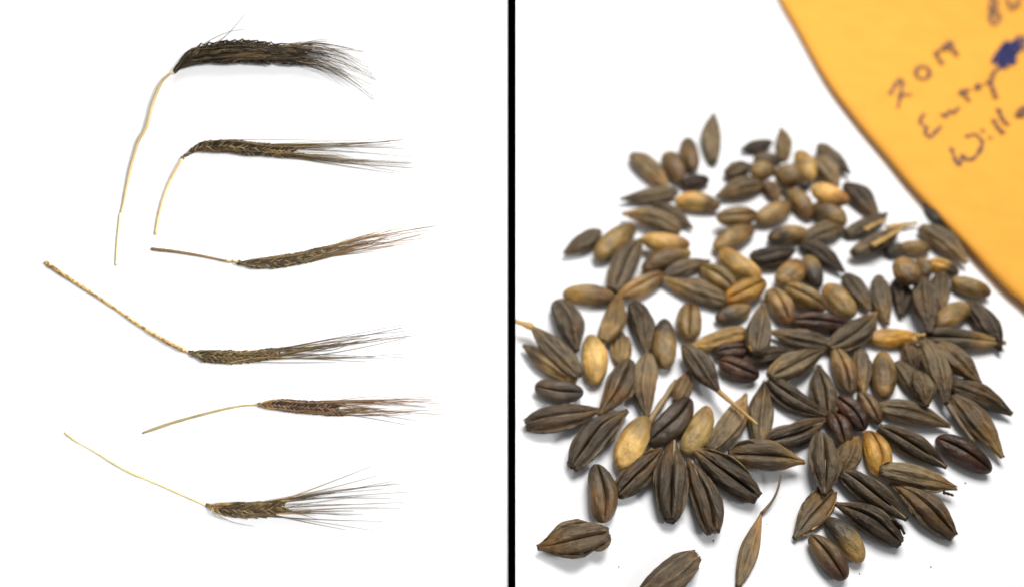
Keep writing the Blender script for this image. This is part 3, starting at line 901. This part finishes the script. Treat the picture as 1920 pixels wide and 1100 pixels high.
# ------------------------------------------------------------------ the yellow envelope
ENV_Z = 0.034
edge_px = [(1400, -130), (1432, -60), (1461, 0), (1486, 42), (1543, 142), (1599, 217), (1656, 284), (1713, 352), (1798, 442), (1882, 530), (1923, 566), (2030, 668)]
edge = [on_table(x, y, ENV_Z) for x, y in ((x + 7, y - 5) for x, y in edge_px)]
edge = [Vector(p) for p in smooth_path([tuple(p) for p in edge], 60)]
# cross-section from the fold: (inward distance, height)
prof = [(0.9, .004), (0.3, .004), (0.07, .005), (0.03, .008), (0.012, .011), (0.003, .016), (0.0, .021), (0.003, .026), (0.010, .0305), (0.025, .033), (0.07, ENV_Z), (0.3, ENV_Z), (0.6, ENV_Z), (0.9, ENV_Z), (1.4, ENV_Z)]
vs, fs = [], []
ne = len(edge)
for i, p in enumerate(edge):
    t = (edge[min(i + 1, ne - 1)] - edge[max(i - 1, 0)])
    inn = Vector((-t.y, t.x, 0)).normalized() * -1
    if inn.x < 0:
        inn = -inn
    inn = (inn * .35 + Vector((.78, .62, 0)) * .65).normalized()
    for q, z in prof:
        k = 1 + .06 * math.sin(i * .35) if q < .05 else 1
        vs.append((p.x + inn.x * q, p.y + inn.y * q, z * k if z < .02 else z))
m = len(prof)
for i in range(ne - 1):
    for j in range(m - 1):
        a = i * m + j
        fs.append((a, a + 1, a + 1 + m, a + m))
env = mesh_obj('seed_envelope', vs, fs, M_PAPER)
tag(env, 'orange yellow paper envelope with handwriting, lying behind the seeds at the right', 'envelope')

def stroke(name, lines, mat, wpx):
    """Pen lines drawn flat on the envelope, given in zoomed picture pixels."""
    vs, fs = [], []
    for ln in lines:
        path = [(x / 3.237 + 1620, y / 3.237) for x, y in ln]
        path = smooth_path(path, max(8, 6 * len(path)))
        P = [on_table(q[0], q[1], ENV_Z + .0012 + .00002 * i + .00003 * len(vs) / 2) for i, q in enumerate(path)]
        b = len(vs)
        n = len(P)
        for i in range(n):
            t = (P[min(i + 1, n - 1)] - P[max(i - 1, 0)])
            s = Vector((-t.y, t.x, 0)).normalized()
            w = wpx / FPX * depth_at(*path[i], ENV_Z) / 2 * (.8 + .3 * math.sin(i * .9))
            vs += [P[i] + s * w, P[i] - s * w]
        for i in range(n - 1):
            a = b + 2 * i
            fs.append((a, a + 1, a + 3, a + 2))
    return mesh_obj(name, vs, fs, mat, env, smooth=False)

def loop(cx, cy, rx, ry, n=10):
    return [(cx + rx * math.cos(2 * math.pi * i / n), cy + ry * math.sin(2 * math.pi * i / n)) for i in range(n + 1)]

stroke('handwriting', [[(155, 575), (182, 530), (213, 482), (233, 492), (226, 560), (206, 655)], [(215, 588), (245, 575), (290, 573)],
       loop(358, 440, 42, 40), [(478, 388), (450, 345), (435, 320), (470, 300), (505, 262), (530, 252), (538, 290), (572, 338)], [(500, 300), (526, 268)]], M_INK, 9)
stroke('handwriting', [[(366, 690), (345, 722), (346, 752), (382, 768)], [(382, 768), (372, 800), (395, 832), (430, 805), (466, 766)],
       [(470, 688), (492, 706), (520, 672), (543, 684), (576, 650)], [(592, 542), (615, 580), (642, 612)], [(580, 570), (640, 540)],
       [(680, 540), (690, 512), (708, 516), (690, 540)], [(745, 505), (772, 482), (785, 445), (805, 418)], [(768, 488), (785, 540), (803, 590)]], M_INK, 9)
stroke('handwriting', [[(528, 895), (548, 950), (572, 1005), (590, 970), (605, 938), (622, 974), (675, 952), (715, 890), (712, 848), (670, 815), (618, 830)],
       [(762, 838), (775, 832)], [(718, 795), (728, 785)], [(785, 722), (810, 765), (838, 802), (850, 790)], [(815, 655), (838, 710), (862, 745), (888, 752)],
       [(930, 705), (942, 672), (972, 648), (990, 650), (975, 690), (940, 704)]], M_INK, 9)
stroke('handwriting', [[(775, -30), (770, 30), (765, 90), (778, 152), (810, 135), (826, 85), (800, 78), (778, 95)], [(790, 75), (806, 30), (800, -20)],
       [(872, -10), (882, 35), (898, 58), (925, 30), (945, -15)], [(928, 25), (945, 40)]], M_INK, 9)
stroke('crossed_out_word', [[(775, 375), (865, 245), (800, 390), (890, 250), (810, 425), (915, 240), (830, 425), (940, 220), (860, 405), (955, 215), (885, 395), (985, 225)],
       [(840, 265), (930, 380)], [(820, 330), (870, 420)], [(780, 385), (860, 330), (985, 250)], [(860, 245), (900, 330)], [(900, 395), (935, 310), (985, 290)]], M_BLUE, 6)

# ------------------------------------------------------------------ the loose grains
C_ = dict(
 gy=(.098, .072, .043), dk=(.054, .038, .023), gb=(.150, .107, .056), br=(.12, .072, .028), tn=(.42, .255, .075),
 ol=(.235, .155, .052), rd=(.060, .028, .014), bl=(.042, .033, .024), go=(.45, .24, .045), pk=(.225, .142, .052), hb=(.076, .052, .029))
# x1, y1 blunt end; x2, y2 tip; width (all in picture pixels); kind; colour; label; options
from_rows = GRAIN_ROWS
pile = 'barley grains in the loose pile'
for gi, row in enumerate(from_rows):
    x1, y1, x2, y2, wpx, kind, col, label = row[:8]
    opt = row[8] if len(row) > 8 else {}
    rng = random.Random(100 + gi)
    mx, my = (x1 + x2) / 2, (y1 + y2) / 2
    lift = opt.get('z', 0.0)
    dep = depth_at(mx, my, .03)
    W = wpx * dep / FPX * (1.09 if wpx < 46 else 1.0)
    Hh = W * (opt.get('flat', .78 if kind in 'HD' else .82))
    zc = lift + Hh * .45
    dz = opt.get('dz', 0.0)
    A = on_table(x1, y1, zc - dz / 2)
    B = on_table(x2, y2, zc + dz / 2)
    L = (B - A).length * (1.05 if wpx < 46 and 'awn' not in opt else 1.0)
    xa = (B - A).normalized()
    up = Vector((rng.uniform(-.12, .12) - .12, -.30 + rng.uniform(-.12, .12), 1)) if 'up' not in opt else Vector(opt['up'])
    ya = up.cross(xa).normalized()
    za = xa.cross(ya)
    husk = kind in 'HD'
    big = wpx > 40
    v, f, al, nv = grain_mesh(L, W, Hh, kind, rng, 60 if big else 40, 64 if big else 44, 1.0, opt.get('slim', False), 'awn' in opt)
    name = 'husked_grain' if husk else 'bare_kernel'
    o = mesh_obj(name, v, f, M_HUSK if husk else M_KERN, None, {'along': al, 'nerve': nv})
    mid = (A + B) / 2
    o.matrix_world = Matrix.Translation(mid) @ Matrix((xa, ya, za)).transposed().to_4x4()
    c = C_[col] if isinstance(col, str) else col
    k = rng.uniform(.88, 1.12)
    o.color = (c[0] * k, c[1] * k, c[2] * k, 1)
    tc = opt.get('tip')
    if tc is None:
        tc = (tuple(x * y for x, y in zip(c, rng.choice([(.55, .52, .52), (.7, .66, .64), (1.7, 1.5, 1.15), (1.35, 1.2, 1.0)])))) if husk else tuple(x * y for x, y in zip(c, (.5, .42, .4)))
    else:
        tc = C_[tc]
    o['tip_color'] = tuple(float(x) for x in tc)
    o['tip_at'] = float(opt.get('tip_at', .62 if husk else .68))
    tag(o, label, 'husked grain' if husk else 'bare kernel', pile)
    # parts: pale bristle in the furrow, torn husk flaps, awns
    if 'rib' in opt:
        t0, t1 = opt['rib']
        pts, rad = [], []
        for i in range(9):
            t = t0 + (t1 - t0) * i / 8
            pts.append(((t - .5) * L, .012 * L * math.sin(t * 5), Hh * .5 * float(np.interp(t, HUSK_T, HUSK_R)) * .70))
            rad.append(W * .042 * (1 - .75 * i / 8))
        vs, fs, al = tube(pts, rad, 5)
        r = mesh_obj('furrow_bristle', vs, fs, M_STRAW, o, {'along': al})
        r.color = (.30, .24, .15, 1)
    for fl in opt.get('flaps', []):
        t0, t1, side, out, fc = fl
        vs, fs = [], []
        for i in range(10):
            t = t0 + (t1 - t0) * i / 9
            rr = float(np.interp(t, HUSK_T, HUSK_R))
            env_ = math.sin(math.pi * min(1, (i + .8) / 9.8)) ** .7
            for j in range(3):
                yy = side * (rr * W * .5 * (.93 - .03 * j) + out * W * env_ * j / 2)
                zz = Hh * (.10 + .10 * j * env_)
                vs.append(((t - .5) * L, yy, zz + rng.uniform(-.003, .003)))
        for i in range(9):
            for j in range(2):
                a = i * 3 + j
                fs.append((a, a + 1, a + 4, a + 3))
        r = mesh_obj('husk_flap', vs, fs, M_HUSK, o, {'along': [.3] * len(vs), 'nerve': [0] * len(vs)})
        so = r.modifiers.new('thickness', 'SOLIDIFY')
        so.thickness = .0018
        fc = C_[fc]
        r.color = fc + (1,)
        r['tip_color'] = tuple(x * 1.0 for x in fc)
        r['tip_at'] = .9
    if 'awn' in opt:
        ax, ay, w0, w1, ac = opt['awn']
        E = on_table(ax, ay, opt.get('awn_z', .02))
        inv = o.matrix_world.inverted()
        e = inv @ E
        s = Vector((L * .48, 0, 0))
        pts, rad = [], []
        for i in range(14):
            t = i / 13
            p = s.lerp(e, t)
            p.y += opt.get('awn_bow', .0) * math.sin(math.pi * t)
            pts.append(p)
            rad.append((w0 * (1 - t) + w1 * t) * (1 + .12 * math.sin(t * 9)) * dep / FPX / 2)
        vs, fs, al = tube(pts, rad, 7, .7)
        r = mesh_obj('awn', vs, fs, M_STRAW, o, {'along': al})
        r.color = C_[ac] + (1,)

# broken bits of straw and chaff among the grains
for gi, (pts_px, w0, w1, col, z0, z1, label) in enumerate(CHAFF_ROWS):
    path = smooth_path(pts_px, 14)
    P, rad = [], []
    for i, q in enumerate(path):
        t = i / 13
        z = z0 * (1 - t) + z1 * t
        P.append(on_table(q[0], q[1], z))
        rad.append((w0 * (1 - t) + w1 * t) / 2 * depth_at(q[0], q[1]) / FPX * (1 + .15 * math.sin(i * 1.3 + gi)))
    org = P[0].copy()
    vs, fs, al = tube([p - org for p in P], rad, 7, .5)
    o = mesh_obj('straw_fragment', vs, fs, M_STRAW, None, {'along': al})
    o.location = org
    o.color = C_[col] + (1,)
    tag(o, label, 'straw bit', 'straw bits among the grains')

# crumbs of husk dust on the table
rng = random.Random(5)
vs, fs = [], []
spots = [(1745, 1062), (1612, 1075), (1425, 985), (1338, 1013), (1463, 932), (1025, 915), (1437, 982), (1810, 905), (1160, 1062)]
for (x, y) in spots:
    p = on_table(x, y, .0)
    r = rng.uniform(.0005, .0016)
    b = len(vs)
    for a in range(4):
        an = a * math.pi / 2 + rng.uniform(-.4, .4)
        vs.append((p.x + r * math.cos(an) * rng.uniform(.6, 1.8), p.y + r * math.sin(an), .0004))
    vs.append((p.x, p.y, .0004 + r))
    fs += [(b, b + 1, b + 4), (b + 1, b + 2, b + 4), (b + 2, b + 3, b + 4), (b + 3, b, b + 4)]
dust = mesh_obj('husk_crumbs', vs, fs, M_SPECKS, smooth=False)
dust['kind'] = 'stuff'
dust['label'] = 'tiny dark husk crumbs scattered on the white table'
dust['category'] = 'crumbs'
